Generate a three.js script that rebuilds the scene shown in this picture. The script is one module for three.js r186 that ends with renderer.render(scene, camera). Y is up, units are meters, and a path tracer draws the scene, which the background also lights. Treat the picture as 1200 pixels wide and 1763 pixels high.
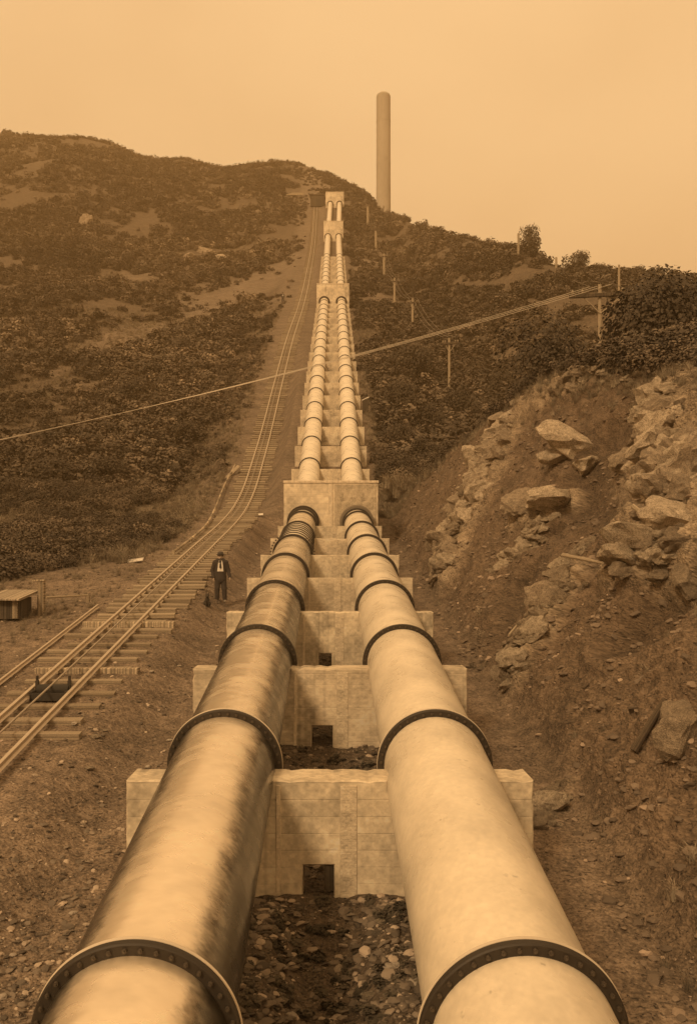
import * as THREE from 'three';
import { mergeGeometries, mergeVertices, toCreasedNormals } from 'three/addons/utils/BufferGeometryUtils.js';
import { MarchingCubes } from 'three/addons/objects/MarchingCubes.js';
import { ImprovedNoise } from 'three/addons/math/ImprovedNoise.js';

// ---------------------------------------------------------------- camera, sky, sun, exposure
const scene = new THREE.Scene();
const FOC = 1650, PX = 568, PY = 980;                       // photograph: 1200 x 1763, principal point lowered by the front rise
const camera = new THREE.PerspectiveCamera(2 * Math.atan(881.5 / FOC) * 180 / Math.PI, 1200 / 1763, 0.1, 3000);
camera.position.set(0, 0, 0);
camera.setViewOffset(1200, 1763, 600 - PX, 881.5 - PY, 1200, 1763);
const renderer = new THREE.WebGLRenderer({ antialias: true });
renderer.toneMapping = THREE.LinearToneMapping;
renderer.toneMappingExposure = 1.18;
renderer.shadowMap.enabled = true;
renderer.shadowMap.type = THREE.PCFSoftShadowMap;

const perlin = new ImprovedNoise();
const N3 = (x, y, z) => perlin.noise(x, y, z);
const fbm = (x, y, z, o = 4) => { let s = 0, a = .5; for (let i = 0; i < o; i++) { s += a * N3(x, y, z); x = x * 2.03 + 7.1; y = y * 2.03 + 3.7; z = z * 2.03 + 1.3; a *= .5; } return s; };
const ridged = (x, y, z, o = 4) => { let s = 0, a = .5; for (let i = 0; i < o; i++) { s += a * (1 - 2 * Math.abs(N3(x, y, z))); x = x * 2.1 + 5.2; y = y * 2.1 + 1.7; z = z * 2.1 + 9.1; a *= .5; } return s; };

const SKY = [1.04, .685, .335];
{
  const w = 512, h = 256, data = new Float32Array(w * h * 4);
  for (let j = 0; j < h; j++) for (let i = 0; i < w; i++) {
    const el = (j + .5) / h * Math.PI - Math.PI / 2, az = (i + .5) / w * 2 * Math.PI;
    const cx = Math.cos(el) * Math.cos(az), cz = Math.cos(el) * Math.sin(az), cy = Math.sin(el);
    let v = 1 + .20 * fbm(cx * 2.6, cy * 4, cz * 2.6, 5) + .03 * fbm(cx * 9, cy * 14, cz * 9, 3);
    v *= .93 + .16 * Math.exp(-Math.pow(Math.abs(el) / .38, 2));
    if (el < 0) v *= .35;
    const k = (j * w + i) * 4;
    data[k] = SKY[0] * v; data[k + 1] = SKY[1] * v * (1 + (v - 1) * .25); data[k + 2] = SKY[2] * v * (1 + (v - 1) * .5); data[k + 3] = 1;
  }
  const t = new THREE.DataTexture(data, w, h, THREE.RGBAFormat, THREE.FloatType);
  t.mapping = THREE.EquirectangularReflectionMapping; t.magFilter = t.minFilter = THREE.LinearFilter; t.needsUpdate = true;
  scene.background = t; scene.environment = t;
}
const sun = new THREE.DirectionalLight(new THREE.Color().setRGB(1, .69, .37), 2.7);
sun.position.set(-52, 78, 58); sun.target.position.set(0, 0, -40);
sun.castShadow = true; sun.shadow.radius = 20; sun.shadow.mapSize.set(4096, 4096);
Object.assign(sun.shadow.camera, { left: -160, right: 160, top: 160, bottom: -160, near: 1, far: 700 });
scene.add(sun, sun.target);
scene.fog = new THREE.FogExp2(new THREE.Color().setRGB(.95, .66, .35), .00115);

// ---------------------------------------------------------------- helpers
let seed = 1234567;
const rnd = () => { seed = (seed * 1664525 + 1013904223) >>> 0; return seed / 4294967296; };
const rr = (a, b) => a + (b - a) * rnd();
const clamp = (x, a = 0, b = 1) => Math.min(b, Math.max(a, x));
const sst = (a, b, x) => { const t = clamp((x - a) / (b - a)); return t * t * (3 - 2 * t); };
const lerp = (a, b, t) => a + (b - a) * t;
const table = pts => {                                       // monotone cubic through points
  const n = pts.length, m = [];
  const dl = i => (pts[i + 1][1] - pts[i][1]) / (pts[i + 1][0] - pts[i][0]);
  for (let i = 0; i < n; i++) {
    if (i === 0) m.push(dl(0)); else if (i === n - 1) m.push(dl(n - 2));
    else { const a = dl(i - 1), b = dl(i); m.push(a * b <= 0 ? 0 : 2 * a * b / (a + b)); }
  }
  return x => {
    if (x <= pts[0][0]) return pts[0][1] + m[0] * (x - pts[0][0]) * (pts.flat0 ? 0 : 1);
    if (x >= pts[n - 1][0]) return pts[n - 1][1] + m[n - 1] * (x - pts[n - 1][0]) * (pts.flat1 ? 0 : 1);
    let i = 0; while (x > pts[i + 1][0]) i++;
    const h = pts[i + 1][0] - pts[i][0], t = (x - pts[i][0]) / h, t2 = t * t, t3 = t2 * t;
    return (2 * t3 - 3 * t2 + 1) * pts[i][1] + (t3 - 2 * t2 + t) * h * m[i] + (3 * t2 - 2 * t3) * pts[i + 1][1] + (t3 - t2) * h * m[i + 1];
  };
};
const flat = pts => { pts.flat0 = pts.flat1 = true; return table(pts); };
const used = {};
const numbered = n => { const k = used[n] = (used[n] ?? -1) + 1; return k ? `${n}_${String(k).padStart(3, '0')}` : n; };
function tag(o, label, category, group, kind) {
  if (label) o.userData.label = label; if (category) o.userData.category = category;
  if (group) o.userData.group = group; if (kind) o.userData.kind = kind; return o;
}
const shade = m => { m.castShadow = m.receiveShadow = true; return m; };
function thing(name, label, category, pos = [0, 0, 0], group) {
  const g = new THREE.Group(); g.name = numbered(name); g.position.set(...pos); scene.add(g); return tag(g, label, category, group);
}
function part(name, geo, mat, parent) { const m = shade(new THREE.Mesh(geo, mat)); m.name = name; parent.add(m); return m; }
function solo(name, geo, mat, label, category, group, kind) { const m = shade(new THREE.Mesh(geo, mat)); m.name = numbered(name); scene.add(m); return tag(m, label, category, group, kind); }
const V = (x, y, z) => new THREE.Vector3(x, y, z);
const box = (w, h, d, x = 0, y = 0, z = 0) => new THREE.BoxGeometry(w, h, d).translate(x, y, z);
const merge = gs => mergeGeometries(gs.map(g => g.index ? g.toNonIndexed() : g));
function bar(a, b, r0, r1 = r0, seg = 8) {                   // round bar between two points
  const L = a.distanceTo(b), g = new THREE.CylinderGeometry(r1, r0, L, seg).translate(0, L / 2, 0);
  return g.applyQuaternion(new THREE.Quaternion().setFromUnitVectors(V(0, 1, 0), b.clone().sub(a).normalize())).translate(a.x, a.y, a.z);
}
function bevelBox(w, h, d, b = .02) {
  const s = new THREE.Shape(); s.moveTo(-w / 2 + b, -h / 2 + b); s.lineTo(w / 2 - b, -h / 2 + b); s.lineTo(w / 2 - b, h / 2 - b); s.lineTo(-w / 2 + b, h / 2 - b); s.closePath();
  return new THREE.ExtrudeGeometry(s, { depth: d - 2 * b, bevelEnabled: true, bevelThickness: b, bevelSize: b, bevelSegments: 1 }).translate(0, 0, -d / 2 + b);
}

// ---------------------------------------------------------------- textures and materials
function noiseTex(size, fn, srgb, repeat) {                  // fn(u, v, tileable noise) -> [r,g,b] 0..1
  const d = new Uint8Array(size * size * 4), T = 2 * Math.PI;
  for (let j = 0; j < size; j++) for (let i = 0; i < size; i++) {
    const c = fn(i / size, j / size), k = (j * size + i) * 4;
    d[k] = clamp(c[0]) * 255; d[k + 1] = clamp(c[1]) * 255; d[k + 2] = clamp(c[2]) * 255; d[k + 3] = 255;
  }
  const t = new THREE.DataTexture(d, size, size); t.wrapS = t.wrapT = THREE.RepeatWrapping; t.magFilter = THREE.LinearFilter; t.minFilter = THREE.LinearMipmapLinearFilter; t.generateMipmaps = true;
  if (srgb) t.colorSpace = THREE.SRGBColorSpace; if (repeat) t.repeat.set(...repeat); t.needsUpdate = true; return t;
}
const hash = new Float32Array(65536); { let h = 99991; for (let i = 0; i < 65536; i++) { h = (h * 1664525 + 1013904223) >>> 0; hash[i] = h / 2147483648 - 1; } }
const vn = (x, y, f, s) => {                                 // value noise that repeats every f cells
  const i = Math.floor(x), j = Math.floor(y), a = x - i, b = y - j, p = a * a * (3 - 2 * a), q = b * b * (3 - 2 * b);
  const H = (m, n) => hash[((((m % f) + f) % f) * 7919 + (((n % f) + f) % f) * 104729 + s * 2663) & 65535];
  return (H(i, j) * (1 - p) + H(i + 1, j) * p) * (1 - q) + (H(i, j + 1) * (1 - p) + H(i + 1, j + 1) * p) * q;
};
const tn = (u, v, f, o, s = 0) => { let r = 0, a = .42, k = Math.max(1, Math.round(f)); for (let i = 0; i < o; i++) { r += a * vn(u * k, v * k, k, s * 31 + i * 7); k *= 2; a *= .55; } return r; };
const grey = v => [v, v, v];
const grit = (u, v, f, sd, cut) => { const n = vn(u * f, v * f, f, sd); return n > cut ? (n - cut) / (1 - cut) : 0; };
const dirtTex = noiseTex(1024, (u, v) => { const a = .84 + .26 * tn(u, v, 12, 4, 1) + .40 * tn(u, v, 90, 3, 4) + .45 * grit(u, v, 150, 33, .62) - .40 * grit(u, v, 110, 34, .55); return [a, a * .985, a * .96]; }, true);
const dirtBump = noiseTex(1024, (u, v) => grey(.45 + .5 * tn(u, v, 60, 4, 2) + .5 * grit(u, v, 150, 33, .62) - .3 * grit(u, v, 110, 34, .55)), false);
const concTex = noiseTex(1024, (u, v) => {
  let a = .91 + .24 * tn(u, v, 5, 5, 3) + .16 * tn(u, v, 40, 3, 5);
  const b = v * 12 % 1; if (b < .05) a -= .05 + .10 * tn(u, v, 9, 2, 8); a += .05 * N3(Math.floor(v * 12) * 3.3, u * 3, .5);
  const drip = clamp(tn(u, .2, 22, 3, 6) * 3 - .25) * clamp(.5 + tn(u, v, 4, 2, 7) * 2); a -= .20 * drip;
  const st = clamp(tn(u, v, 3, 4, 9) * 4 - .75); a -= .22 * st;
  return [a, a * .98, a * .94];
}, true);
const concBump = noiseTex(512, (u, v) => { let a = .6 + .5 * tn(u, v, 36, 4, 3); if (v * 12 % 1 < .05) a -= .25; return grey(a); }, false);
const pipeTex = noiseTex(512, (u, v) => { let a = .93 + .10 * tn(u, v, 4, 4, 11) + .06 * tn(u, v, 50, 2, 12); const s = tn(u, v, 26, 3, 13); if (s > .52) a -= (s - .52) * 1.2; return [a, a * .99, a * .97]; }, true);
const pipeRough = noiseTex(512, (u, v) => grey(.62 + .35 * tn(u, v, 6, 4, 14)), false);
const leftTex = noiseTex(1024, (u, v) => {                     // shade painted dark on the flanks with a ragged edge, crown (u = 0) left bright
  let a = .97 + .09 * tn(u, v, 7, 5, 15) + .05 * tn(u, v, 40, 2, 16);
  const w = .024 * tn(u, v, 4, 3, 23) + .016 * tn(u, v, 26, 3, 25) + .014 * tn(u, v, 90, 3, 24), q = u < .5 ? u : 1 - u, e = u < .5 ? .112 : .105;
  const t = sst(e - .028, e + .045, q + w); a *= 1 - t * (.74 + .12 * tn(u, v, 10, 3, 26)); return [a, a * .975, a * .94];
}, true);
const leftTexB = noiseTex(512, (u, v) => { let a = .93 + .12 * tn(u, v, 7, 5, 15); const q = u < .5 ? u : 1 - u, t = sst(.13, .19, q + .05 * tn(u, v, 5, 4, 27) - (u > .5 ? .05 : 0)); a *= 1 - t * .38; return [a, a * .98, a * .95]; }, true);  // fainter flank shade painted into the colour for the sections further up
const leftRough = noiseTex(512, (u, v) => grey(.62 + .5 * tn(u, v, 9, 5, 21)), false);
const leftBump = noiseTex(512, (u, v) => grey(.5 + .5 * tn(u, v, 14, 5, 22)), false);
const woodTex = noiseTex(256, (u, v) => { const a = .78 + .5 * tn(u, .37, 40, 3, 17) + .15 * tn(u, v, 30, 2, 18); return [a, a * .97, a * .92]; }, true);
const col = (r, g, b) => new THREE.Color().setRGB(r, g, b);
const std = (c, rough, o = {}) => new THREE.MeshStandardMaterial({ color: col(...c), roughness: rough, ...o });
const rep = (t, x, y) => { const c = t.clone(); c.repeat.set(x, y); c.needsUpdate = true; return c; };
const M = {
  ground: new THREE.MeshStandardMaterial({ vertexColors: true, roughness: 1, map: dirtTex, bumpMap: dirtBump, bumpScale: .045 }),
  concrete: std([.72, .64, .53], .9, { map: concTex, bumpMap: concBump, bumpScale: .01 }),
  concreteB: std([.67, .59, .49], .9, { map: rep(concTex, .83, 1.21), bumpMap: concBump, bumpScale: .01 }),
  anchor: std([.80, .71, .59], .9, { map: rep(concTex, .37, .37), bumpMap: rep(concBump, .4, .4), bumpScale: .02 }),
  cap: std([.76, .67, .56], .9, { map: rep(concTex, 1.7, .6) }),
  mortar: std([.62, .54, .44], .95, { map: rep(concTex, .9, .9), bumpMap: concBump, bumpScale: .02 }),
  pipe: new THREE.MeshPhysicalMaterial({ color: col(.84, .76, .64), roughness: .55, map: pipeTex, roughnessMap: pipeRough, clearcoat: .12, clearcoatRoughness: .45 }),
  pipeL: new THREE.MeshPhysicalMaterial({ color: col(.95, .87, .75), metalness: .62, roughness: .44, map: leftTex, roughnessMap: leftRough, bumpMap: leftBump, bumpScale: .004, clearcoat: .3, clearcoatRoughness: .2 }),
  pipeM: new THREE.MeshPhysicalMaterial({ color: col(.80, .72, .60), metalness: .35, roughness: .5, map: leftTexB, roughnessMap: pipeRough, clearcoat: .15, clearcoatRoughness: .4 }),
  ring: std([.036, .028, .021], .6, { metalness: .2 }),
  ringPale: std([.55, .47, .37], .6),
  bolt: std([.085, .068, .052], .5, { metalness: .3 }),
  collar: std([.20, .165, .125], .85),
  rail: std([.58, .49, .39], .45, { metalness: .4 }),
  sleeperA: std([.56, .48, .39], .9, { map: woodTex }), sleeperB: std([.45, .38, .30], .9, { map: woodTex }), sleeperC: std([.66, .57, .46], .9, { map: woodTex }),
  pole: std([.66, .57, .46], .9, { map: woodTex }), poleDark: std([.14, .11, .08], .9, { map: woodTex }),
  wire: std([.30, .25, .20], .6), dark: std([.035, .03, .025], .9),
  rockA: std([.62, .52, .41], .95, { map: rep(dirtTex, .7, .7), bumpMap: dirtBump, bumpScale: .03 }), rockB: std([.42, .34, .26], .95, { map: rep(dirtTex, .9, .6), bumpMap: dirtBump, bumpScale: .03 }),
  stone: std([.33, .28, .23], .95), paleWire: std([.58, .50, .40], .6),
  leaf: std([1, 1, 1], .95, { side: THREE.DoubleSide }), bark: std([.16, .125, .095], .95, { map: woodTex }),
  tower: std([.47, .42, .35], 1, { map: rep(pipeTex, 1, 2) }), shed: std([.11, .09, .07], .9, { map: woodTex }), shedRoof: std([.55, .48, .40], .8, { map: woodTex }),
  suit: std([.042, .034, .03], .95), shirt: std([.72, .66, .58], .9), skin: std([.42, .32, .25], .8), hat: std([.07, .058, .048], .9), hatBand: std([.02, .018, .016], .9), shoe: std([.22, .18, .14], .7), fur: std([.045, .036, .028], 1),
};

// ---------------------------------------------------------------- the lie of the land (d = metres in front of the camera, z = -d, y = 0 at the lens)
const R_PIPE = .69, R_RING = .782, HALF = 1.43;
const Cpts = [[-20, -7.19], [13.07, -2.675], [56.8, 3.29], [166, 46.97], [262, 91.46], [300, 115.3], [520, 215]];
const C = d => { let i = 0; while (i < Cpts.length - 2 && d > Cpts[i + 1][0]) i++; const [a, b] = [Cpts[i], Cpts[i + 1]]; return a[1] + (b[1] - a[1]) * (d - a[0]) / (b[0] - a[0]); };
const Csm = d => (C(d - 4) + C(d - 2) + 2 * C(d) + C(d + 2) + C(d + 4)) / 6;
const CX = flat([[57, 0], [161, .49], [262, .95], [300, 1.6]]);
const Gc = d => Csm(d) - (1.42 - .1 * sst(60, 80, d));
const L = table([[-30, -10.245], [0, -5.745], [30, -1.245], [45, 1.0], [55, 2.5], [61, 3.6], [68, 5.36], [78, 8.9], [88, 12.8], [103, 19.4], [128, 30.6], [161, 43.8], [200, 61], [262, 89.8], [297, 111.6], [350, 141], [420, 178], [520, 225]]);
const TX = flat([[0, -5.85], [60, -5.8], [90, -5.75], [140, -5.2], [200, -4.6], [300, -4.4]]);    // track centre line
const tMax = flat([[-.5, .47], [-.338, .462], [-.25, .453], [-.18, .4335], [-.163, .434], [-.11, .424], [-.055, .426], [-.03, .4245], [-.006, .4135], [.02, .399], [.046, .385], [.0557, .377], [.0715, .372], [.1, .361], [.147, .348], [.17, .343], [.2, .337], [.23, .322], [.276, .315], [.34, .309], [.383, .303], [.6, .28]]);
const dR = flat([[-.5, 430], [-.34, 420], [-.03, 425], [.02, 380], [.046, 340], [.06, 310], [.1, 250], [.17, 190], [.23, 160], [.276, 150], [.383, 132], [.6, 120]]);
const browX = flat([[-10, 11.8], [20, 11.3], [29, 11.1], [34, 10.1], [40, 9.5], [50, 9.0], [56, 7.6], [62, 6.2], [70, 5.6]]);
const browH = flat([[-10, 3.2], [5, 4.0], [20, 5.0], [29, 5.9], [34, 6.9], [40, 7.7], [50, 8.2], [56, 7.2], [62, 5.9], [70, 7.4], [78, 9.6]]);
function base(x, d) {
  const u = clamp(x / Math.max(d, 12), -.5, .6), p = L(d), gc = Gc(d);
  // far hill sides
  const r = dR(u), tm = tMax(u), k = tm * r / L(r);
  let h = p;
  const side = x < 0 ? sst(-8.5, -30, x) : sst(6, 24, x);
  h *= lerp(1, lerp(1, k, sst(.35 * r, r, d)), d > 40 ? side : 0);
  if (x < -8) { const e = lerp(13, 8, sst(32, 46, d)); h -= 1.6 * sst(-e, -e - 4, x + .8 * N3(d * .1, 0, 3)) * sst(330, 200, d); }
  const und = Math.min(1, side) * sst(40, 130, d);
  if (und > 0) h += und * (d * .030 * fbm(x * .013 + 5, d * .009, 1.5, 3) + d * .012 * fbm(x * .05, d * .04, 4.2, 3));
  // right cut bank and the shoulder behind it
  if (x > 3.2 && d < 95) {
    const bx = browX(d), bh = browH(d), toe = 3.75 + .35 * N3(d * .13, 0, 8), q = (x - toe) / (bx - toe);
    let hb = q < 0 ? gc - .12 : q < 1 ? gc + (bh - gc) * (q * (.90 + .10 * q)) : bh + (x - bx) * .26;
    h = lerp(hb, h, sst(58, 92, d));
    h = lerp(gc - .1, h, sst(3.2, 3.8, x));
  }
  // corridor
  const cxd = CX(d), w = sst(4.6, 3.4, Math.abs(x - cxd)) * sst(316, 303, d);
  h = lerp(h, gc, w);
  // ridge limit along each bearing
  if (d > 60) {
    const over = Math.max(0, (d - .96 * r) / r), cap = tm - .5 * Math.pow(over, 1.6), t = h / d, kk = .012;
    const hm = clamp(.5 + .5 * (cap - t) / kk); h = d * (lerp(cap, t, hm) - kk * hm * (1 - hm));
  }
  return Math.max(h, -60);
}
function place(px, py, lift = 0) {                            // where the ray through a photo pixel meets the ground
  const u = (px - PX) / FOC, t = (PY - py) / FOC; let d = 4;
  for (; d < 460; d *= 1.003) if (t * d <= base(u * d, d)) break;
  return V(u * d, base(u * d, d) + lift, -d);
}
const cap2 = (p, a, b) => { const ax = b.x - a.x, az = b.z - a.z, q = clamp(((p.x - a.x) * ax + (p.z - a.z) * az) / (ax * ax + az * az + 1e-9)); return Math.hypot(p.x - a.x - q * ax, p.z - a.z - q * az); };
const strip = (list) => list.map(([x0, y0, x1, y1, r, s = 1]) => ({ a: place(x0, y0), b: place(x1, y1), r, s }));
const amount = (list, x, z, wob) => { let m = 0; for (const c of list) { const v = c.s * sst(c.r * 1.35, c.r * .55, cap2({ x, z }, c.a, c.b) + wob * c.r); if (v > m) m = v; } return m; };
// rocky ribs of the cut, and bare or trodden earth on the hill sides
const ribs = strip([[885, 735, 790, 940, 1.3], [800, 900, 770, 1000, .9], [1000, 1010, 885, 1185, .5], [1130, 720, 1195, 880, 1.3], [1090, 985, 1195, 960, .5], [955, 1360, 930, 1420, .3], [1060, 640, 900, 720, .8], [690, 820, 680, 850, 1.2, .8], [960, 865, 900, 890, .5]]);
const hollows = strip([[1020, 790, 1090, 850, 1.2], [1100, 1060, 1160, 1040, .7], [920, 930, 960, 910, .5], [900, 1000, 860, 1100, .5, .5]]);
const bare = strip([[195, 592, 380, 520, 5], [380, 520, 520, 440, 6.5], [250, 475, 350, 462, 6, .8], [310, 520, 390, 485, 4, .7], [450, 700, 490, 560, 2.4, .45], [400, 800, 450, 700, 2.2, .45], [340, 900, 400, 820, 2.0], [440, 550, 500, 500, 3, .8], [620, 470, 634, 430, 4, .9], [630, 555, 645, 505, 3, .7], [60, 710, 150, 655, 2.4, .45], [290, 860, 370, 790, 1.6, .6], [110, 640, 220, 580, 2, .5]]);

// how much each place is bank, and the fine relief on top of base()
function bankAmount(x, d) { if (d > 75 || x < 3.4) return 0; const q = (x - 3.6) / (browX(d) - 3.6); return sst(0, .12, q) * sst(1.25, .95, q) * sst(75, 60, d); }
function relief(x, d, y) {                                    // displacement normal to the slope, and the amount of rock
  const z = -d, bk = bankAmount(x, d); let n = 0, rock = 0, hol = 0;
  const corridor = sst(9, 6, Math.abs(x + 2));
  if (bk > 0) {
    rock = amount(ribs, x, z, .5 * fbm(x * .8, y * .8, z * .8, 3)) ;
    hol = amount(hollows, x, z, .4 * fbm(x * .7, y * .7, z * .7, 2));
    n += bk * (.55 * fbm(x * .32, y * .32, z * .32, 3) + .34 * fbm(x * 1.1, y * 1.1, z * .9, 4) + .13 * ridged(x * 2.2, y * 2.2, z * 2.2, 3) + .075 * ridged(x * 7 + 3, y * 7, z * 7, 2) - .05);
    const rg = ridged(x * .8, y * 1.1, z * .7, 4);
    n += bk * rock * (.22 + .38 * rg);
    n -= bk * hol * .65;
    rock = rock * clamp(.55 + .9 * rg);
  }
  if (d < 60) n += .05 * fbm(x * 1.3, 0, z * 1.3, 3) * (1 - bk) + .035 * fbm(x * 6, 0, z * 6, 2);
  else n += (1 - corridor) * .35 * fbm(x * .35, 0, z * .35, 3) * sst(60, 90, d);
  if (Math.abs(x) < 2.4 && d < 60) {                          // loose spoil between the two pipes, with a sunk middle
    n += .34 * (sst(.2, .75, Math.abs(x + .05)) - .72) * sst(20, 12.6, d) * sst(12.4, 11.2, d < 12.5 ? d : 11) + .12 * fbm(x * 2, 3, z * 2, 3);
  }
  return [n, rock, bk, hol];
}
function ground(x, d) {                                       // displaced point
  const y = base(x, d), [n, rock, bk, hol] = relief(x, d, y);
  return [x - n * .62 * bk, y + n * (1 - .35 * bk), -d, rock, bk, hol];
}
const gy = (x, d) => ground(x, d)[1];

// ---------------------------------------------------------------- ground sheet
{
  const us = []; for (let i = 0; i <= 560; i++) us.push(lerp(-.40, .42, i / 560));
  const out = []; for (let i = 0; i < 24; i++) out.push(.435 + i * .008); out.push(.64, .7, .8, 1, 1.4, 2, 3, 5, 9, 16); us.unshift(...out.map(v => -v + .05).reverse()); us.push(...out);
  const ds = []; for (let i = 0; i < 860; i++) ds.push(6 * Math.pow(70 / 6, i / 860)); for (let i = 0; i <= 420; i++) ds.push(70 * Math.pow(520 / 70, i / 420)); ds.unshift(.3, 1, 2, 3, 4, 5, 5.6); ds.push(560, 640, 800, 1100);
  const nu = us.length, nd = ds.length, pos = new Float32Array(nu * nd * 3), colr = new Float32Array(nu * nd * 3), uv = new Float32Array(nu * nd * 2), idx = [];
  for (let j = 0; j < nd; j++) for (let i = 0; i < nu; i++) {
    const d = ds[j], x = us[i] * d, k = j * nu + i, g = ground(x, d);
    pos.set([g[0], g[1], g[2]], k * 3); uv.set([x / 3 + (x > 3.2 && d < 75 ? (g[1] - Gc(d)) / 3.6 * sst(75, 60, d) : 0), d / 3], k * 2);
    const n1 = fbm(x * .25, 0, d * .25, 4), n2 = fbm(x * 1.7, 5, d * 1.7, 3);
    let c = [.27, .208, .16], v = 1 + .5 * n1 + .35 * n2;
    const bench = sst(-11 - 4 * sst(42, 32, d), -8 - 4 * sst(42, 32, d), x) * sst(4.5, 3.2, x), scrub = Math.max(0, 1 - bench) * (1 - g[4]) * sst(-10, 10, d);
    const bk = g[4], ro = g[3];
    const bar_ = d > 40 || x < -8 ? amount(bare, x, -d, .6 * fbm(x * .2, d * .2, 2, 3)) : 0;
    const mix = (q, a) => { c = c.map((e, m) => lerp(e, q[m], a)); };
    mix([.145, .11, .079], scrub * .92); mix([.30, .236, .185], bar_ * .65 * scrub);
    mix([.20, .146, .105], bk); mix([.125, .09, .063], bk * g[5] * .85); mix([.40, .32, .24], clamp(ro * 1.2) * bk);
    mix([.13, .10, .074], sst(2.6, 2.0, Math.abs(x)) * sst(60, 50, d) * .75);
    if (d > 60) mix([.21, .165, .125], bench * .5);
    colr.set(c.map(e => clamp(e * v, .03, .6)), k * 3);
  }
  for (let j = 0; j + 1 < nd; j++) for (let i = 0; i + 1 < nu; i++) { const a = j * nu + i; idx.push(a, a + 1, a + nu, a + 1, a + nu + 1, a + nu); }
  // the land behind the camera
  const g = new THREE.BufferGeometry();
  g.setAttribute('position', new THREE.BufferAttribute(pos, 3)); g.setAttribute('color', new THREE.BufferAttribute(colr, 3)); g.setAttribute('uv', new THREE.BufferAttribute(uv, 2));
  g.setIndex(idx); g.computeVertexNormals();
  const b = new THREE.PlaneGeometry(600, 300, 60, 30).rotateX(-Math.PI / 2).translate(0, 0, 149.8), bp = b.attributes.position, bc = new Float32Array(bp.count * 3);
  for (let i = 0; i < bp.count; i++) { const z = bp.getZ(i), x = bp.getX(i); bp.setY(i, -5.9 - z * .12 + (x > 4 ? Math.min(8, (x - 4)) * sst(60, 0, z) : 0)); bc.set([.2, .155, .118], i * 3); }
  b.setAttribute('color', new THREE.BufferAttribute(bc, 3)); b.computeVertexNormals();
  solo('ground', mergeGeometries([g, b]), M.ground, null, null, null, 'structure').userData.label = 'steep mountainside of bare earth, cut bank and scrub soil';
}
// ---------------------------------------------------------------- penstock pipes
const ringsD = []; for (let i = -1; i <= 7; i++) ringsD.push(7.1 + 5.97 * i);
const seg2D = []; for (let i = 0; i < 17; i++) seg2D.push(66 + 5.72 * i);
const seg3D = []; for (let i = 0; i < 9; i++) seg3D.push(175.5 + 5.3 * i);
const P = (s, d) => V(CX(d) + s * HALF, C(d), -d);
function along(a, b, geo) {                                   // geometry built along +y, laid on the line a -> b with its base on a
  return geo.applyQuaternion(new THREE.Quaternion().setFromUnitVectors(V(0, 1, 0), b.clone().sub(a).normalize())).translate(a.x, a.y, a.z);
}
function tubeGeo(a, b, r, seg = 64, ru = 2) { const Ln = a.distanceTo(b), g = new THREE.CylinderGeometry(r, r, Ln, seg, 1, true).translate(0, Ln / 2, 0); const uv = g.attributes.uv; for (let i = 0; i < uv.count; i++) uv.setXY(i, uv.getX(i) * ru, uv.getY(i) * Ln / 3); return along(a, b, g); }
function ringGeo(ri, ro, y0, y1, seg = 64, ch = .012) { return new THREE.LatheGeometry([[ri, y0], [ro - ch, y0], [ro, y0 + ch], [ro, y1 - ch], [ro - ch, y1], [ri, y1]].map(([x, y]) => new THREE.Vector2(x, y)), seg); }
const creased = g => toCreasedNormals(g, .6);
const boltGeo = merge([new THREE.CylinderGeometry(.026, .026, .035, 6), new THREE.CylinderGeometry(.013, .013, .07, 6)]);
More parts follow.
